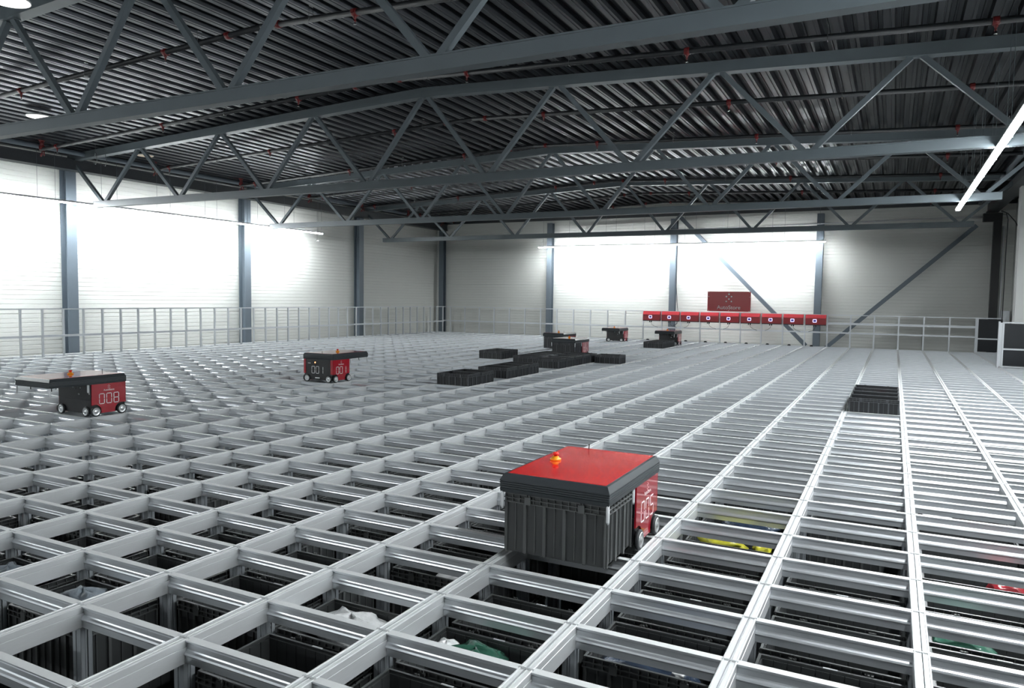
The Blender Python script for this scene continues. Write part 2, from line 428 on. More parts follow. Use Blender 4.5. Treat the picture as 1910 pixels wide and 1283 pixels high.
# ------------------------------------------------------------------ tube lights
def tube_light_meshes(L):
    m = MB(); m.prism([(-.042, 0), (-.042, -.010), (-.034, -.022), (0, -.028), (.034, -.022), (.042, -.010), (.042, 0)], 'x', .012, L-.012)
    d = m.mesh('diffuser', M['tube'])
    m = MB(); m.prism([(-.046, .0), (.046, .0), (.034, .045), (-.034, .045)], 'x', .0, L)
    m.box(0, -.044, -.03, .012, .044, .002); m.box(L-.012, -.044, -.03, L, .044, .002)
    h = m.mesh('lamp_housing', M['housing'])
    m = MB(); m.tube([(0, 0, 0), (0, 0, 1)], .0035, 5)
    c = m.mesh('suspension_wire', M['truss'])
    return d, h, c
TL = tube_light_meshes(1.508)
def tube_row(p, rz, n, where, group):
    d = Vector((math.cos(rz), math.sin(rz), 0))
    for k in range(n):
        r = empty('tube_light', Vector(p)+d*(1.508*k), (0, 0, rz))
        nth = ['first', 'second', 'third', 'fourth', 'fifth', 'sixth', 'seventh', 'eighth', 'ninth', 'tenth', 'eleventh', 'twelfth', 'thirteenth', 'fourteenth', 'fifteenth'][n-1-k if 'far end' in where else k]
        tag(r, 'lit tube light, %s' % where.replace('#', nth), 'light', group)
        ob('diffuser', TL[0], r); ob('housing', TL[1], r); 
        for q in (.2, 1.308):
            wp = Vector(p)+d*(1.508*k+q)
            wo = ob('suspension_wire', TL[2], r, (q, 0, .03)); wo.scale = (1, 1, deck_z(wp.x)-wp.z-.04)
tube_row((-10.71, 24.26, 3.51), 0, 7, '# from the left in the row on the back wall', 'tube lights along the back wall')
tube_row((-15.1, 16.62-1.508*13, 3.53), math.pi/2, 13, '# from the far end of the left wall row', 'tube lights along the left wall')
tube_row((3.04, 15.25-1.508*11, 3.43), math.pi/2, 11, '# from the far end of the right hand row', 'tube lights on the right hand side')
tube_row((-12.5, -7.6, 3.51), 0, 6, '# from the left in the row behind the camera', 'tube lights behind the camera')  # unseen row, added as fill for the faces turned towards the camera

# round hanging lamps
def disc(x, y, z, r_, mt, label):
    r = empty('round_lamp', (x, y, z)); tag(r, label, 'light', 'round hanging lamps')
    m = MB(); m.lathe([(r_, 0), (r_, -.008)], (0, 0, 0), 'z', 32); ob('diffuser', m.mesh('disc_diffuser', mt), r)
    m = MB(); m.lathe([(r_+.008, -.006), (r_+.008, .012), (.05, .016), (.03, .07)], (0, 0, 0.002), 'z', 32); ob('housing', m.mesh('disc_housing', M['housing']), r)
    m = MB(); m.tube([(0, 0, .07), (0, 0, deck_z(x)-z)], .006, 6); ob('rod', m.mesh('rod', M['chrome']), r)
disc(-7.1, 2.43, 4.75, .215, M['disc'], 'lit round lamp in the top left corner of the picture')
disc(-12.5, 5.93, 4.75, .215, M['disc'], 'lit round lamp seen between the diagonals of the nearest truss')
disc(-14.2, 9.4, 4.76, .18, M['discdim'], 'dim brownish round lamp behind the second truss')

# ================================================================== THE GRID
I0, I1, J0, J1 = -21, 7, -6, 52
grid = empty('storage_grid', (0, 0, 0))
tag(grid, 'wide flat lattice of shiny aluminium rails with open rectangular cells', 'grid')
def long_rail_mesh(L):
    w_ = .031
    pts = [(-w_, 0), (-w_, -.027), (-w_+.002, -.028), (-w_+.002, -.031), (-w_, -.032), (-w_, -.1), (w_, -.1), (w_, -.032), (w_-.002, -.031), (w_-.002, -.028), (w_, -.027), (w_, 0),
           (w_-.003, .002), (.024, .002), (.022, -.002), (.007, -.002), (.006, .001), (.004, .001), (.004, -.012), (-.004, -.012), (-.004, .001), (-.006, .001), (-.007, -.002), (-.022, -.002), (-.024, .002), (-w_+.003, .002)]
    m = MB(); m.prism(pts, 'y', 0, L)
    for q, f in enumerate(m.f):
        if len(f) == 4 and all(m.v[t][2] > -.004 for t in f): m.mi[q] = 1
    return m.mesh('long_rail', [M['alu_y'], M['railtop']])
LR = long_rail_mesh((J1-J0)*B)
LR2 = long_rail_mesh((39-J0)*B)
for i in range(I0-1, 11):
    if i <= I1: ob('long_rail', LR, grid, (i*A, J0*B, 0))
    else: ob('long_rail', LR2, grid, (i*A, J0*B, 0))
def cross_half():
    return [(.020, .0), (.020, -.006), (.009, -.008), (.009, -.015), (.012, -.018), (.012, -.040), (.015, -.046), (.023, -.052), (.026, -.060), (.024, -.066), (.019, -.070), (.019, -.1)]
def cross_pts():
    P = cross_half(); return [(-y, z) for y, z in P[::-1]]+P
CP = cross_pts()
m = MB(); m.prism(CP[::-1], 'x', .031, A-.031)
NT = len(CP)
for q, f in enumerate(m.f):
    if len(f) == 4 and all(abs(m.v[t][2]) < 1e-6 for t in f): m.mi[q] = 1
CR = m.mesh('cross_rail', [M['alu'], M['railtop']])
CAMP = Vector((1.9496, -2.58848, 1.47477))
def seen(i, j):
    x, y = (i+.5)*A-CAMP.x, j*B-CAMP.y
    fx, fy = -.457, .889
    dpt = x*fx+y*fy; lat = x*fy-y*fx
    return dpt > .3 and abs(lat) < dpt*.72+.6, math.hypot(x, y)
cells = [(i, j) for i in range(I0-1, 10) for j in range(J0, J1+1) if not (i >= I1 and j > 39)]
order = sorted(cells, key=lambda c: (0 if seen(*c)[0] else 1, seen(*c)[1]))
near = set(order[:300])
far = MB()
for (i, j) in cells:
    if (i, j) in near: ob('cross_rail', CR, grid, (i*A, j*B, 0))
    else:
        # simpler section for the distant ones
        far.prism([(-.017+j*B, 0), (-.017+j*B, -.006), (-.010+j*B, -.012), (-.010+j*B, -.042), (-.022+j*B, -.056), (-.018+j*B, -.07), (-.018+j*B, -.1),
                   (.018+j*B, -.1), (.010+j*B, -.012), (.017+j*B, 0)], 'x', i*A+.031, (i+1)*A-.031, caps=False)
        far.add([(i*A+.031, j*B-.018, .0005), ((i+1)*A-.031, j*B-.018, .0005), ((i+1)*A-.031, j*B+.018, .0005), (i*A+.031, j*B+.018, .0005)], [(0, 1, 2, 3)], 1)
o = ob('cross_rail', far.mesh('cross_rail_far', [M['alu'], M['railtop']]), grid, kind='stuff')
# joint caps at the near crossings: the little seams across the long rails
m = MB(); m.box(-.033, -.004, -.004, .033, -.0015, .0035); m.box(-.033, .0015, -.004, .033, .004, .0035); JC = m.mesh('joint_seam', M['alu_y'])
m = MB()
w2 = .034
m.box(-.012, -.012, -5.2, .012, .012, -.1)
for sx in (-1, 1):
    for sy in (-1, 1):
        m.box(min(sx*.008, sx*.030), min(sy*.026, sy*.029), -5.2, max(sx*.008, sx*.030), max(sy*.026, sy*.029), -.1)
        m.box(min(sx*.027, sx*.030), min(sy*.008, sy*.029), -5.2, max(sx*.027, sx*.030), max(sy*.008, sy*.029), -.1)
m.box(-.004, -.027, -5.2, .004, .027, -.1); m.box(-.027, -.004, -5.2, .027, .004, -.1)
POST = m.mesh('upright_post', M['alu_post'])
nodes_near = [c for c in order[:230]]
jc = MB()
farpost = MB()
nn = set(nodes_near)
for (i, j) in cells:
    if (i, j) in nn:
        ob('upright_post', POST, grid, (i*A, j*B, 0))
        ob('joint_seam', JC, grid, (i*A, j*B, 0))
    else: farpost.box(i*A-.025, j*B-.025, ZF, i*A+.025, j*B+.025, -.1)
ob('upright_post', farpost.mesh('upright_post_far', M['alu_post']), grid, kind='stuff')

# ================================================================== BINS
BW, BD, BH = .620, .428, .33
def bin_body():
    m = MB(); hx, hy = BW/2-.012, BD/2-.012; t = .006; top = BH-.05
    m.box(-hx, -hy, 0, hx, hy, .008)
    m.box(-hx, -hy, 0, hx, -hy+t, BH); m.box(-hx, hy-t, 0, hx, hy, BH)
    m.box(-hx, -hy, 0, -hx+t, hy, BH); m.box(hx-t, -hy, 0, hx, hy, BH)
    def ribs(L, n, f):
        # pilasters outside with narrow ribs between them, slats inside with thin gaps
        for k in range(n+1):
            x = -L/2+L*k/n; wd = .016 if k % 2 == 0 else .004
            x0, x1 = max(-L/2, x-wd/2), min(L/2, x+wd/2)
            f(x0, x1, -.012 if k % 2 == 0 else -.007, 0.0, .012 if k % 2 else 0, top)
        for k in range(n):
            x0 = -L/2+L*k/n+.002; x1 = -L/2+L*(k+1)/n-.002
            f(x0, x1, t, t+.006, .012, BH-.012)
    def fy(s):
        def g(x0, x1, d0, d1, z0, z1):
            a_, b_ = s*(hy-d0), s*(hy-d1); m.box(x0, min(a_, b_), z0, x1, max(a_, b_), z1, 1 if d0 < 0 else 0)
        return g
    def fx(s):
        def g(x0, x1, d0, d1, z0, z1):
            a_, b_ = s*(hx-d0), s*(hx-d1); m.box(min(a_, b_), x0, z0, max(a_, b_), x1, z1, 1 if d0 < 0 else 0)
        return g
    for s in (-1, 1): ribs(2*hx, 10, fy(s)); ribs(2*hy, 6, fx(s))
    return m
def bin_rim():
    m = MB(); hx, hy = BW/2, BD/2
    for z0, z1, e in ((BH-.048, BH-.043, .0), (BH-.024, BH-.019, .0), (BH-.003, BH+.003, -.006)):
        w_ = .018
        m.box(-hx-e, -hy-e, z0, hx+e, -hy+w_, z1); m.box(-hx-e, hy-w_, z0, hx+e, hy+e, z1)
        m.box(-hx-e, -hy+w_, z0, -hx+w_, hy-w_, z1); m.box(hx-w_, -hy+w_, z0, hx+e, hy-w_, z1)
    for k in range(15):
        x = -hx+.012+(2*hx-.024)*k/14
        for s in (-1, 1): m.box(x-.002, s*(hy-.007)-.005, BH-.045, x+.002, s*(hy-.007)+.005, BH-.003)
    for k in range(9):
        y = -hy+.012+(2*hy-.024)*k/8
        for s in (-1, 1): m.box(s*(hx-.007)-.005, y-.002, BH-.045, s*(hx-.007)+.005, y+.002, BH-.003)
    return m
def bin_clip():
    m = MB(); hy = BD/2
    for s in (-1, 1):
        for x in (-.16, .16):
            m.box(x-.018, s*hy-.006, BH-.05, x+.018, s*hy+.006, BH-.006)
            m.box(x-.012, s*hy-.004, BH-.004, x-.003, s*hy+.004, BH+.008); m.box(x+.003, s*hy-.004, BH-.004, x+.012, s*hy+.004, BH+.008)
    return m
m = MB(); m.box(-.03, BD/2-.016, BH+.003, .03, BD/2-.006, BH+.0045); TABM = m.mesh('white_tab', M['pin'])
BM = {}
for key, a1, a2 in (('grey', 'bin', 'binrim'), ('dark', 'bindark', 'bindarkrim')):
    rc = bin_rim(); cl = bin_clip(); rc.add(cl.v, cl.f)
    BM[key] = (bin_body().mesh('bin_body', [M[a1], M[a2]]), bin_rim().mesh('bin_rim', M[a2]), rc.mesh('bin_rim_clips', M[a2]))
def storage_bin(x, y, z, key, label, group, tab=False, clips=True):
    r = empty('storage_bin', (x, y, z)); tag(r, label, 'bin', group)
    ob('bin_body', BM[key][0], r); ob('rim', BM[key][2 if clips else 1], r)
    if tab: ob('label_tab', TABM, r)
    return r
def cc(i, j): return (i+.5)*A, (j+.5)*B
NUM = ['zero', 'one', 'two', 'three', 'four', 'five', 'six', 'seven', 'eight', 'nine', 'ten', 'eleven', 'twelve', 'thirteen', 'fourteen', 'fifteen', 'sixteen']
def wd(n, a_, b_):
    return '%s %s %s' % (NUM[abs(n)], 'column' if abs(n) == 1 else 'columns', a_ if n < 0 else b_)
def where(i, j):
    di, dj = i, j-2
    s1 = '' if di == 0 else wd(di, 'left', 'right')
    s2 = '' if dj == 0 else '%s %s %s' % (NUM[abs(dj)], 'row' if abs(dj) == 1 else 'rows', 'in front' if dj < 0 else 'behind')
    if s1: return (s2+' and ' if s2 else '')+s1+' of robot 005'
    return (s2+(' of' if dj < 0 else '')+' robot 005') if s2 else 'right below robot 005'
DEEP = {(-2,-2), (-2,-1), (-1,-2), (-3,-2), (-1,1), (0,2), (1,0), (2,6), (2,5), (0,3)}
SHALLOW = {(-3,-1), (-3,0), (-2,0), (-1,0), (-1,-1), (0,0), (0,-1), (-4,0), (-4,-1), (-2,1), (-1,2), (0,1), (1,1), (1,2), (1,3), (1,4), (1,5), (1,6), (2,1), (2,2), (2,3), (2,4), (2,7), (2,8), (3,2), (3,3), (3,4), (3,5), (3,8), (3,6)}
FILLED = {(-3,-1): 'with silver bag', (-4,-1): 'with bluish film', (-1,0): 'with white bag', (0,0): 'with green bag',
          (-1,2): 'with white bag', (1,1): 'with navy bag', (1,5): 'with yellow packets', (1,6): 'with dark packets', (2,8): 'with white sheet',
          (3,5): 'with red packets', (3,3): 'with green bag', (3,8): 'with white bag'}
TOPZ = -.15
rnd = random.Random(3)
for (i, j) in sorted(cells):
    vis, dist = seen(i, j)
    x, y = cc(i, j)
    dx, dy = x-CAMP.x, y-CAMP.y
    if not vis or math.hypot(dx, dy) > 8.2 or j >= J1: continue
    if (i, j) in DEEP: lv = 2 if (i, j) in ((-2,-2), (0,2), (-1,-2), (0,3), (2,5)) else 1
    elif (i, j) in SHALLOW: lv = 0
    else: lv = 0 if rnd.random() < .84 else 1
    n = 2 if math.hypot(dx, dy) < 5.2 else 1
    for q in range(lv, max(lv+1, n)):
        z = TOPZ-BH*(q+1)-.004*q
        st = FILLED.get((i, j), '') if q == 0 else ''
        dep = '' if q == 0 else 'one level down' if q == 1 else 'two levels down'
        lab = 'grey bin %s%s' % ((st or dep)+', ' if (st or dep) else 'under the rails, ', where(i, j))
        storage_bin(x+rnd.uniform(-.004, .004), y+rnd.uniform(-.003, .003), z, 'grey', lab, 'grey bins standing inside the grid cells', tab=(q == 0 and rnd.random() < .5 and dist < 6), clips=dist < 5)
# bins standing proud of the rails
def proud(i, js, name):
    for k, j in enumerate(js):
        x, y = cc(i, j)
        pos = 'the only one' if len(js) == 1 else ['nearest', 'second nearest', 'third nearest', 'fourth nearest', 'fifth nearest'][k]
        storage_bin(x, y, .19-BH, 'dark', 'raised black bin, %s %s' % (pos, name), 'black bins standing proud of the rails')
proud(-7, (17, 18), 'of the pair in the middle of the grid')
proud(-7, (20, 21, 22), 'of the three behind the nearest pair')
proud(-10, (28, 29), 'of the pair standing alone on the left')
proud(-8, (26, 27, 28, 29), 'of the left row in front of robot 004')
proud(-7, (25, 26, 27, 28, 29), 'of the right row in front of robot 004')
proud(-6, (29,), 'to the right of robot 004')
proud(-7, (42, 43, 44), 'of the row below the rightmost far robot')
proud(2, (18, 19, 20, 21), 'of the four on the right side of the grid')

# bags and packets inside bins
def blob(name, x, y, z, sx, sy, sz, mt, label, seed, cat='bag'):
    rr = random.Random(seed); m = MB(); nu, nv = 18, 12
    ph = [rr.uniform(0, 6.28) for _ in range(8)]
    vs = []
    for a_ in range(nv+1):
        for b_ in range(nu):
            t = math.pi*a_/nv; p = 2*math.pi*b_/nu
            k = 1+.14*math.sin(3*p+ph[0]+2*t)+.10*math.sin(5*p+ph[1]-4*t)+.08*math.sin(7*t+ph[2]+p)+.05*math.sin(9*p+ph[3])
            e = lambda v: math.copysign(abs(v)**.7, v)
            vs.append((x+sx*k*e(math.sin(t)*math.cos(p)), y+sy*k*e(math.sin(t)*math.sin(p)), z+sz*(1+.25*math.sin(4*p+ph[4]))*math.cos(t)))
    fs = []
    for a_ in range(nv):
        for b_ in range(nu): fs.append((a_*nu+b_, a_*nu+(b_+1) % nu, (a_+1)*nu+(b_+1) % nu, (a_+1)*nu+b_))
    m.add(vs, fs, 0, True)
    o = prop(name, m, mt, label, cat)
    return o
def incell(i, j, dx, dy): x, y = cc(i, j); return x+dx, y+dy
def bag(i, j, dx, dy, z, s, mt, label, seed, name='plastic_bag', cat='bag'):
    x, y = incell(i, j, dx, dy); return blob(name, x, y, z, *s, M[mt], label, seed, cat)
bag(-3, -1, -.13, .08, -.19, (.13, .09, .055), 'f_silver', 'crumpled silver plastic bag in a bin near the left edge', 1)
bag(-4, -1, -.15, .09, -.19, (.13, .09, .045), 'f_silver', 'clear bluish plastic film in the bin at the left edge', 2)
bag(-1, 0, -.06, .05, -.20, (.19, .12, .07), 'f_white', 'large white plastic bag filling a bin in the foreground', 3)
bag(0, 0, -.06, .08, -.195, (.15, .09, .05), 'f_green', 'green plastic bag in the bin in front of robot 005', 4)
bag(0, 0, -.22, .08, -.17, (.045, .05, .022), 'f_white', 'white packet beside the green bag in front of robot 005', 5, 'packet', 'packet')
bag(-1, 2, .08, -.02, -.22, (.17, .12, .07), 'f_white', 'white plastic bag in the bin left of robot 005', 6)
bag(1, 1, -.02, -.09, -.22, (.22, .08, .065), 'f_navy', 'dark blue plastic bag in a bin at bottom right', 7)
bag(1, 1, .12, -.12, -.165, (.03, .03, .015), 'f_white', 'white tag lying on the dark blue bag', 8, 'packet', 'packet')
bag(1, 5, -.10, .0, -.20, (.15, .08, .06), 'f_yellow', 'larger yellow packet in a bin right of robot 005', 9, 'packet', 'packet')
bag(1, 5, .17, -.02, -.205, (.06, .06, .05), 'f_yellow', 'smaller yellow packet in a bin right of robot 005', 10, 'packet', 'packet')
bag(1, 6, .02, .0, -.21, (.2, .1, .05), 'f_navy', 'dark packet in the bin behind the yellow packets', 11, 'packet', 'packet')
bag(-2, -2, .02, .1, -.74, (.15, .08, .06), 'f_yellow', 'yellow packet deep in the empty cell at the bottom left', 21, 'packet', 'packet')  # put in for the yellow glint on the posts
bag(2, 8, .0, .02, -.20, (.26, .09, .06), 'f_white', 'flat white sheet lying in a bin right of robot 005', 12, 'plastic_sheet', 'sheet')
bag(3, 5, .16, .0, -.215, (.10, .09, .06), 'f_red', 'red and white packet in a bin at the right edge', 13, 'packet', 'packet')
bag(3, 3, -.15, .0, -.215, (.14, .1, .06), 'f_green', 'dark green bag in a bin at the right edge', 14)
bag(3, 8, -.16, .02, -.20, (.10, .08, .06), 'f_white', 'white bag in a bin near the right edge', 15)
bag(2, 20, -.12, .0, .07, (.08, .08, .07), 'f_white', 'white and pink item in a raised bin on the right', 16, 'packet', 'packet')
bag(2, 20, .05, .03, .07, (.08, .08, .07), 'f_red', 'dark red item in a raised bin on the right', 17, 'packet', 'packet')

# ================================================================== ROBOTS
def seg_digits(txt, h, t, wdt, gap):
    """seven-segment digits in the x-z plane (x right, z up), centred; returns list of polygons"""
    polys = []; n = len(txt); tot = n*wdt+(n-1)*gap; x = -tot/2
    S = {'0': 'abcdef', '1': 'bc', '4': 'fgbc', '5': 'afgcd', '8': 'abcdefg', '3': 'abgcd', '6': 'afgecd', '7': 'abc', '2': 'abged', '9': 'abcdfg'}
    g = t*.25; k = t*.45
    for c in txt:
        x0, x1, z0, zm, z1 = x, x+wdt, -h/2, 0, h/2
        def H(z): return [(x0+k+g, z-t/2), (x1-k-g, z-t/2), (x1-g*1.2, z), (x1-k-g, z+t/2), (x0+k+g, z+t/2), (x0+g*1.2, z)]
        def V(xx, a_, b_): return [(xx-t/2, a_+k+g), (xx, a_+g), (xx+t/2, a_+k+g), (xx+t/2, b_-k-g), (xx, b_-g), (xx-t/2, b_-k-g)]
        P = {'a': H(z1), 'g': H(zm), 'd': H(z0), 'f': V(x0, zm, z1), 'e': V(x0, z0, zm), 'b': V(x1, zm, z1), 'c': V(x1, z0, zm)}
        for s in S[c]: polys.append(P[s])
        x += wdt+gap
    return polys
def decal(name, polys, parent, face, cx, cz, off, mt='white'):
    """flat raised print; face: '+x','-x','+y'"""
    m = MB(); th_ = .0012
    for p in polys:
        n = len(p)
        for d0 in (0,):
            vs = []
            for dd in (0, th_):
                for (u, z) in p:
                    if face == '+x': vs.append((off+dd, cx+u, cz+z))
                    elif face == '-x': vs.append((-off-dd, cx-u, cz+z))
                    elif face == '+y': vs.append((cx-u, off+dd, cz+z))
                    elif face == '-y': vs.append((cx+u, off-dd, cz+z))
            m.add(vs, [tuple(range(n)), tuple(range(2*n-1, n-1, -1))]+[(a_, (a_+1) % n, n+(a_+1) % n, n+a_) for a_ in range(n)])
    return ob(name, m.mesh(name, M[mt]), parent)
def dot(cx_, cz_, r, n=12): return [(cx_+r*math.cos(2*math.pi*k/n), cz_+r*math.sin(2*math.pi*k/n)) for k in range(n)]
def logo_dots(s): 
    return [dot(dx*s, dz*s, .30*s) for dx, dz in ((0, 2.0), (-1, 1.05), (1, 1.05), (0, .05), (-1, -.9), (1, -.9))]
TXT_SMALL = text_mesh('AutoStore', .032, 'lettering_small')
def robot_parts():
    P = {}
    # body
    m = MB(); m.box(-.305, -.205, .035, .305, .21, .385)
    m.box(-.309, -.212, .20, .309, -.203, .383)       # upper front board
    m.box(-.307, -.210, .04, .307, -.203, .192)       # lower front board
    m.box(-.305, .205, .05, .305, .222, .383)
    P['body'] = m.mesh('robot_body', M['black'])
    # red side panel with wheel cut-outs (y,z outline), extruded in x
    def side_pts():
        y0, y1, zt, zb = -.205, .228, .385, .045
        pts = [(y0, zt), (y0, .135)]
        for k in range(7):
            t = math.pi/2-(math.pi/2)*k/6; pts.append((-.165+.078*math.cos(t)+0.0, .062+.078*math.sin(t)))
        pts += [(-.087, zb-.01), (.087, zb-.01)]
        for k in range(7):
            t = math.pi-(math.pi/2)*k/6; pts.append((.165+.078*math.cos(t), .062+.078*math.sin(t)))
        pts += [(y1, .135), (y1, zt)]
        return pts
    for s in (1, -1):
        m = MB(); m.prism(side_pts(), 'x', *(sorted((s*.306, s*.318))))
        m.box(min(s*.318, s*.272), .221, .14, max(s*.318, s*.272), .229, .385)
        P['side%d' % s] = m.mesh('red_side_panel', M['red'])
    # lid
    m = MB(); pr = [(.300, .488), (.309, .486), (.326, .452), (.326, .446), (.322, .444), (.326, .442), (.326, .434), (.322, .432), (.326, .430), (.326, .422), (.322, .420), (.326, .418), (.326, .41), (.322, .408), (.326, .406), (.322, .384), (.29, .384)]
    y0, y1 = -.70, .233; e = .325
    rings = [[(-(x-0), y0+(e-x)), (x, y0+(e-x)), (x, y1-(e-x)), (-x, y1-(e-x))] for x, z in pr]
    vs = [(p[0], p[1], pr[k][1]) for k, r in enumerate(rings) for p in r]
    fs = []
    for k in range(len(pr)-1):
        for q in range(4): fs.append((k*4+q, k*4+(q+1) % 4, (k+1)*4+(q+1) % 4, (k+1)*4+q))
    fs.append(tuple((len(pr)-1)*4+q for q in range(4)))
    fs.append((3, 2, 1, 0))
    m.add(vs, fs); P['lid'] = m.mesh('lid_frame', M['lid'])
    m = MB(); m.box(-.292, y0+.033, .486, .292, y1-.033, .4895); P['top'] = m.mesh('red_lid_top', M['redtop'])
    # wheel along x axis
    m = MB(); m.lathe([(.050, -.012), (.060, -.009), (.060, .009), (.050, .012)], (0, 0, 0), 'x', 24); P['tyre'] = m.mesh('tyre', M['tyre'])
    m = MB(); m.lathe([(.046, .006), (.047, .014), (.040, .017), (.036, .013), (.018, .012), (.012, .019), (.005, .019)], (0, 0, 0), 'x', 24)
    P['hub'] = m.mesh('hub', M['hub'])
    m = MB(); m.lathe([(.034, 0), (.034, .012), (.022, .016), (.020, .024), (.012, .026)], (0, 0, 0), 'z', 16); P['btnbase'] = m.mesh('button_base', M['yellow'])
    m = MB(); m.lathe([(.012, .024), (.013, .034), (.020, .036), (.020, .044), (.012, .050)], (0, 0, 0), 'z', 16); P['btn'] = m.mesh('red_button', M['redbtn'])
    m = MB(); m.tube([(0, 0, 0), (0, 0, .035)], .0035, 6); P['ant'] = m.mesh('antenna', M['black'])
    m = MB(); m.tube([(0, 0, 0), (0, 0, -.012), (0, 0, -.085), (.003, 0, -.10)], [.009, .010, .010, .005], 8); P['pin'] = m.mesh('guide_pin', M['pin'])
    m = MB(); m.box(-.004, -.004, -.05, .004, .004, 0); m.box(-.012, -.006, -.008, .012, .006, 0); P['latch'] = m.mesh('gripper_latch', M['black'])
    m = MB(); m.box(-.004, -.217, .265, .006, -.210, .375); P['strip'] = m.mesh('guide_strip', M['pin'])
    m = MB(); m.lathe([(.011, 0), (.010, -.006), (.006, -.008)], (0, -.212, 0), 'y', 10); P['stud'] = m.mesh('stud', M['pin'])
    return P
RP = robot_parts()
def robot(i, near_j, num, label, flip=False, btnx=-.03, lift=False):
    cx_ = (i+.485)*A if not flip else (i+.5)*A
    cy_ = near_j*B+.70 if not flip else near_j*B+.233
    r = empty('grid_robot', (cx_, cy_, .002), (0, 0, math.pi if flip else 0)); tag(r, label, 'robot', 'red and black robots riding on the grid')
    ob('body', RP['body'], r)
    for s in (1, -1):
        sp = ob('red_side_panel', RP['side%d' % s], r)
        f = '+x' if s > 0 else '-x'
        decal('number', seg_digits(num, .118, .0085, .062, .030), sp, f, .012, .205, .3185)
        decal('dot_emblem', logo_dots(.0115), sp, f, .012, .338, .3185)
        t = ob('lettering', TXT_SMALL, sp); t.rotation_euler = (math.pi/2, 0, math.pi/2 if s > 0 else -math.pi/2); t.location = (s*.3187, .012, .305)
    ld = ob('lid', RP['lid'], r); ob('red_lid_top', RP['top'], ld)
    wh = []
    for s in (1, -1):
        for y in (-.165, .165):
            o = ob('wheel', RP['tyre'], r, (s*.327, y, .060), (0, 0, 0 if s > 0 else math.pi)); ob('hub', RP['hub'], o)
    for s in (1, -1):
        for x in (-.235, .235):
            o = ob('wheel', RP['tyre'], r, (x, s*.222+(.008 if s > 0 else 0), .060), (0, 0, s*math.pi/2)); ob('hub', RP['hub'], o)
    bt = ob('stop_button', RP['btnbase'], r, (btnx, -.235, .489)); ob('red_cap', RP['btn'], bt)
    ob('antenna', RP['ant'], r, (-.13 if btnx < -.1 else -.04, .17, .489))
    for x in (-.315, .315):
        for y in (-.69, -.245): ob('guide_pin', RP['pin'], r, (x*(1 if y < -.5 else .98), y, .388))
    for x in (-.2, .2):
        for y in (-.60, -.32): ob('gripper_latch', RP['latch'], r, (x, y, .386))
    ob('guide_strip', RP['strip'], r, (.285, 0, 0))
    for x, z in ((-.02, .335), (.12, .335), (.09, .26)): ob('stud', RP['stud'], r, (x, 0, z))
    # back face print
    decal('number', seg_digits(num, .118, .0085, .062, .030), r, '+y', 0.02, .205, .2222)
    decal('status_light', [dot(0, 0, .012)], r, '+y', .07, .33, .2222, 'led')
    decal('small_print', [[(-.03, -.004), (.03, -.004), (.03, .004), (-.03, .004)]], r, '+y', .2, .315, .2222)
    decal('rating_plate', [[(-.05, -.009), (.05, -.009), (.05, .009), (-.05, .009)]], r, '+y', 0.02, .07, .2222)
    return r
def under(i, near_j, label, z=.048):
    storage_bin((i+.485)*A, near_j*B+.02+BD/2+.003, z, 'grey' if i == 0 else 'dark', label, 'bins hanging under the robot lids')
robot(0, 2.25, '005', 'red and black robot 005 in the foreground with a grey bin under its red lid', btnx=-.19)
under(0, 2.25, 'grey ribbed bin hanging under the lid of robot 005', .045)
robot(-10, 5.05, '008', 'red and black robot 008 at the left with an empty overhanging lid')
robot(-10, 15.1, '001', 'red and black robot 001 left of centre, number on its black side too', flip=True)
robot(-8, 30.62, '004', 'robot 004 standing behind the rows of black bins')
under(-8, 30.62, 'dark bin hanging under the lid of robot 004')
robot(-10, 36.1, '002', 'robot half hidden behind robot 004, its bin showing on the left')
under(-10, 36.1, 'dark bin hanging under the robot half hidden behind robot 004')
robot(-10, 46.5, '006', 'far robot with an empty overhang, left of the red wall boxes')
robot(-7, 44.8, '007', 'far robot above a row of black bins, below the first red wall boxes')

# ================================================================== FENCES
FX, FY = -21.5*A, 52.0*B
m = MB(); m.box(-.022, -.018, -.1, .022, .018, 1.055); FP = m.mesh('fence_post', M['fence'])
def fence(name, label, posts, rails):
    r = empty(name, posts[0]); tag(r, label, 'fence'); o0 = Vector(posts[0])
    for p in posts: ob('post', FP, r, Vector(p)-o0)
    for nm, (x0, y0, z0, x1, y1, z1) in rails:
        m = MB(); m.box(x0-o0.x, y0-o0.y, z0-o0.z, x1-o0.x, y1-o0.y, z1-o0.z)
        ob(nm, m.mesh(nm, M['fence']), r)
ly = [24.2-.4787*k for k in range(52)]
fence('guard_fence', 'low aluminium guard fence along the left wall', [(FX, y, 0) for y in ly],
      [('top_rail', (FX-.02, ly[-1], 1.055, FX+.02, 24.25, 1.08)), ('middle_rail', (FX+.02, ly[-1], .43, FX+.035, 24.25, .48))])
bx = [i*A for i in range(-21, 8)]
fence('guard_fence', 'low aluminium guard fence along the back wall', [(x, FY, 0) for x in bx],
      [('top_rail', (FX, FY-.02, 1.055, 7*A, FY+.02, 1.08)), ('middle_rail', (FX, FY-.035, .455, 7*A, FY-.02, .505)),
       ('upper_rail', (0*A, FY-.035, .75, 6*A, FY-.02, .82))])
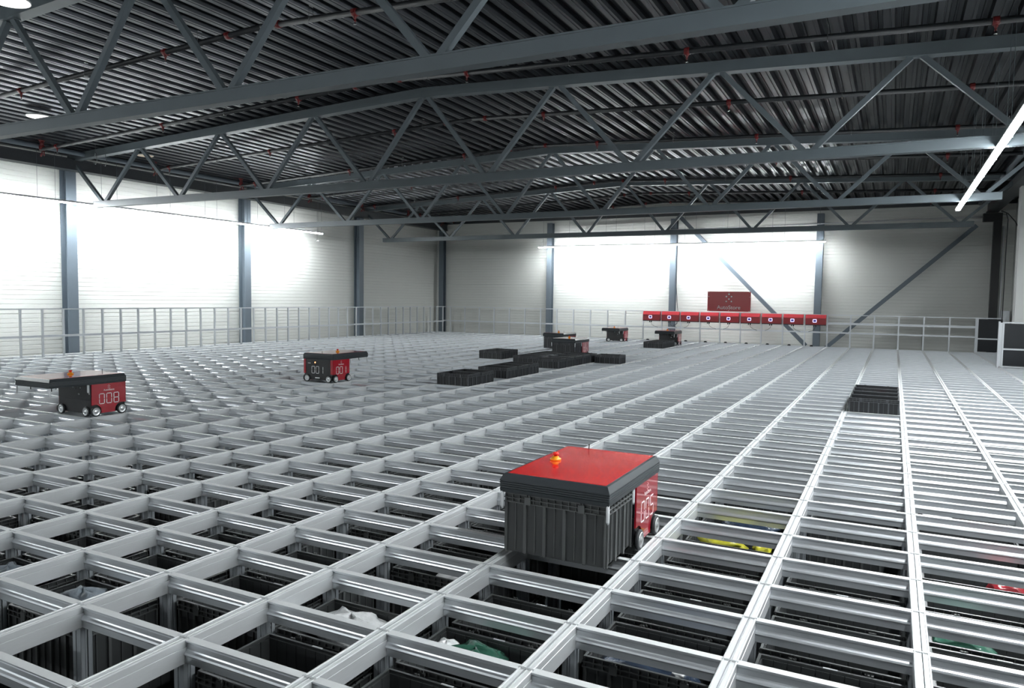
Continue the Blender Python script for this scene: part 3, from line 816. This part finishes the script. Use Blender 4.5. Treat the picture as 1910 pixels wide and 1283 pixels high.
def guard_panel(x0, x1, y, label):
    r = empty('guard_screen', (x0, y, 0)); tag(r, label, 'screen'); W_ = x1-x0
    m = MB(); m.box(.03, -.006, .04, W_-.01, .006, 1.04); ob('dark_sheet', m.mesh('dark_sheet', M['panel']), r)
    m = MB(); m.box(0, -.022, -.05, .035, .022, 1.075); ob('post', m.mesh('panel_post', M['fence']), r)
    for z0, z1 in ((1.05, 1.08), (.415, .455), (.0, .03)):
        m = MB(); m.box(.03, -.018, z0, W_, .018, z1); ob('cross_bar', m.mesh('cross_bar', M['fence']), r)
guard_panel(6*A+.02, 7*A-.02, FY-.04, 'dark guard panel in a pale frame at the right end of the back fence')
guard_panel(4.27, 5.15, 18.4, 'dark guard panel in a pale frame at the right edge, nearer the camera')
m = MB(); m.box(4.19, 18.38, -.1, 4.225, 18.48, 1.09); m.box(4.225, 18.395, .02, 4.268, 18.42, 1.06)
prop('gate_post', m, M['fence'], 'pale slotted gate post beside the nearer dark guard panel', 'post')

# ================================================================== CHARGERS, SIGN, DETAILS
def rrect(hw, hh, r, n=5):
    P = []
    for cx_, cz_, t0 in ((hw-r, hh-r, 0), (-hw+r, hh-r, 90), (-hw+r, -hh+r, 180), (hw-r, -hh+r, 270)):
        for k in range(n+1):
            t = math.radians(t0+90*k/n); P.append((cx_+r*math.cos(t), cz_+r*math.sin(t)))
    return P
m = MB(); W_ = A-.07
m.prism([(-.17, 0), (-.17, .215), (-.10, .33), (.02, .33), (.02, 0)], 'x', -W_/2, W_/2)
CHB = m.mesh('charger_box', M['redbox'])
m = MB(); m.box(-W_/2, -.168, -.028, W_/2, .0, 0); CHS = m.mesh('under_tray', M['black'])
m = MB(); po, pi_ = rrect(.062, .055, .025), rrect(.044, .037, .014); n = len(po)
vs = [(x, -.171, z) for x, z in po]+[(x, -.171, z) for x, z in pi_]+[(x, -.178, z) for x, z in po]+[(x, -.178, z) for x, z in pi_]
fs = []
for k in range(n):
    k2 = (k+1) % n; fs += [(2*n+k, 2*n+k2, 3*n+k2, 3*n+k), (k, k2, 2*n+k2, 2*n+k), (n+k, n+k2, 3*n+k2, 3*n+k)]
m.add(vs, fs); CHR = m.mesh('lit_ring', M['ring'])
m = MB(); m.prism([(x*.98, z*.98) for x, z in pi_], 'y', -.175, -.171); CHC = m.mesh('ring_centre', M['screen'])
m = MB(); m.box(-.045, -.185, -.065, -.015, -.15, -.0); m.box(.01, -.185, -.06, .05, -.15, -.0); CHP = m.mesh('plugs', M['black'])
orn = ['first', 'second', 'third', 'fourth', 'fifth', 'sixth', 'seventh', 'eighth', 'ninth']
dirs = [1, 1, -1, 1, -1, 1, -1, 1, -1]
for k in range(9):
    x = (-9+k+.5)*A
    r = empty('charging_box', (x, FY-.02, .735)); tag(r, 'red charging box with lit square ring, %s from the left on the back fence' % orn[k], 'charger', 'red charging boxes')
    ob('housing', CHB, r); ob('under_tray', CHS, r)
    g = ob('lit_ring', CHR, r, (-.03, 0, .125)); ob('ring_centre', CHC, g)
    ob('plugs', CHP, r, (-.02, 0, -.01))
    d = dirs[k]; m = MB()
    pts = [(0, -.17, -.05), (.01*d, -.18, -.11), (.04*d, -.17, -.16), (.11*d, -.12, -.21), (.22*d, -.04, -.25)]
    m.tube(pts, .006, 6); ob('cable', m.mesh('charger_cable', M['cable']), r)
    m = MB(); m.box(-.05, -.03, 0, .05, .03, .028); m.box(-.035, -.02, .028, .035, .02, .045)
    o = ob('charging_contact', m.mesh('charging_contact', M['black']), None, (x-.1, FY-.22, .004))
    tag(o, 'small black contact block on the rails under the %s charging box' % orn[k], 'contact', 'small black contact blocks')
m = MB(); m.box(-.745, -.006, -.35, .745, .006, .35)
sg = ob('red_sign', m.mesh('red_sign', M['redbox']), None, (-3.235, FY-.06, 1.465)); tag(sg, 'red rectangular sign with white dots and lettering above the charging boxes', 'sign')
t = ob('lettering', text_mesh('AutoStore', .19, 'lettering_large', .002), sg, (0, -.008, -.215), (math.pi/2, 0, 0))
decal('dot_emblem', logo_dots(.088), sg, '-y', 0, .08, -.0065)
decal('screw_heads', [dot(x, z, .009, 8) for x in (-.70, 0, .70) for z in (-.33, .33)]+[dot(-.70, .17, .009, 8), dot(.72, .16, .009, 8)], sg, '-y', 0, 0, -.0065)
m = MB(); m.box(-3.8, FY-.05, 1.06, -3.77, FY-.03, 1.75); m.box(-2.7, FY-.05, 1.06, -2.67, FY-.03, 1.75)
prop('sign_bracket', m, M['fence'], 'pair of pale upright brackets holding the red sign', 'bracket')

# cable beside the middle back column
m = MB(); m.tube([(-5.26, 24.74, 4.4), (-5.27, 24.74, 2.0), (-5.2, 24.70, 1.3), (-5.1, 24.5, .95), (-5.12, 24.4, .62), (-5.25, 24.4, .55)], .012, 6)
prop('power_cable', m, M['cable'], 'black cable hanging beside the steel column left of the red sign', 'cable')
# access point on wires, left wall
ap = empty('access_point', (-14.9, 16.2, 3.22)); tag(ap, 'small white device hung on thin wires below the end of the left light row', 'device')
m = MB(); m.lathe([(.05, 0), (.055, .02), (.03, .035)], (0, 0, 0), 'z', 12); m.box(-.02, -.13, .01, .02, .13, .02); ob('housing', m.mesh('device_housing', M['housing']), ap)
m = MB(); m.tube([(0, -.05, .03), (0, -.05, 1.0)], .004, 5); m.tube([(0, .16, .4), (0, .16, 1.53)], .004, 5); m.tube([(0, -.1, 1.0), (0, .22, 1.0)], .006, 5); ob('wires', m.mesh('device_wires', M['chrome']), ap)
# downpipe, thin pipe and cables at the back right corner
m = MB(); m.box(4.58, 24.62, ZF, 4.80, 24.84, 4.3); m.box(4.30, 24.60, 4.05, 4.80, 24.86, 4.3)
prop('downpipe', m, M['black'], 'black square downpipe at the right end of the back wall', 'pipe')  # end column of the back wall row, drawn dark
m = MB(); m.tube([(4.86, 24.75, ZF), (4.86, 24.75, 3.9)], .03, 8)
prop('riser_pipe', m, M['pin'], 'thin white pipe running up beside the black downpipe', 'pipe')
m = MB(); m.tube([(4.55, 22.6, 4.15), (4.66, 22.6, 4.1), (4.72, 22.6, 3.9), (4.72, 22.7, 3.0), (4.72, 22.7, ZF)], .014, 6)
prop('power_cable', m, M['cable'], 'thin black cable dropping straight down beside the white pipe', 'cable')
m = MB(); m.tube([(4.55, 22.7, 4.15), (4.72, 22.7, 4.08), (4.9, 22.7, 3.85), (5.02, 22.7, 3.6), (5.03, 22.7, 2.2)], .014, 6)
prop('power_cable', m, M['cable'], 'black cable looping over to the right hand wall', 'cable')
m = MB(); m.box(4.56, 18.95, ZF, 5.15, 19.35, 4.6)
prop('boxed_pillar', m, M['wall2'], 'white boxed pillar at the right edge behind the nearer guard panel', 'pillar')
m = MB(); m.box(4.93, 24.90, .85, 5.15, 25.04, 1.30)
for k in range(5): m.box(4.94+.042*k, 24.88, .87, 4.955+.042*k, 24.90, 1.28)
prop('louvred_box', m, M['fence'], 'small grey louvred box behind the right guard panels', 'box')
print('objects', len(bpy.data.objects), 'tris', sum(len(m.polygons) for m in bpy.data.meshes)*2)
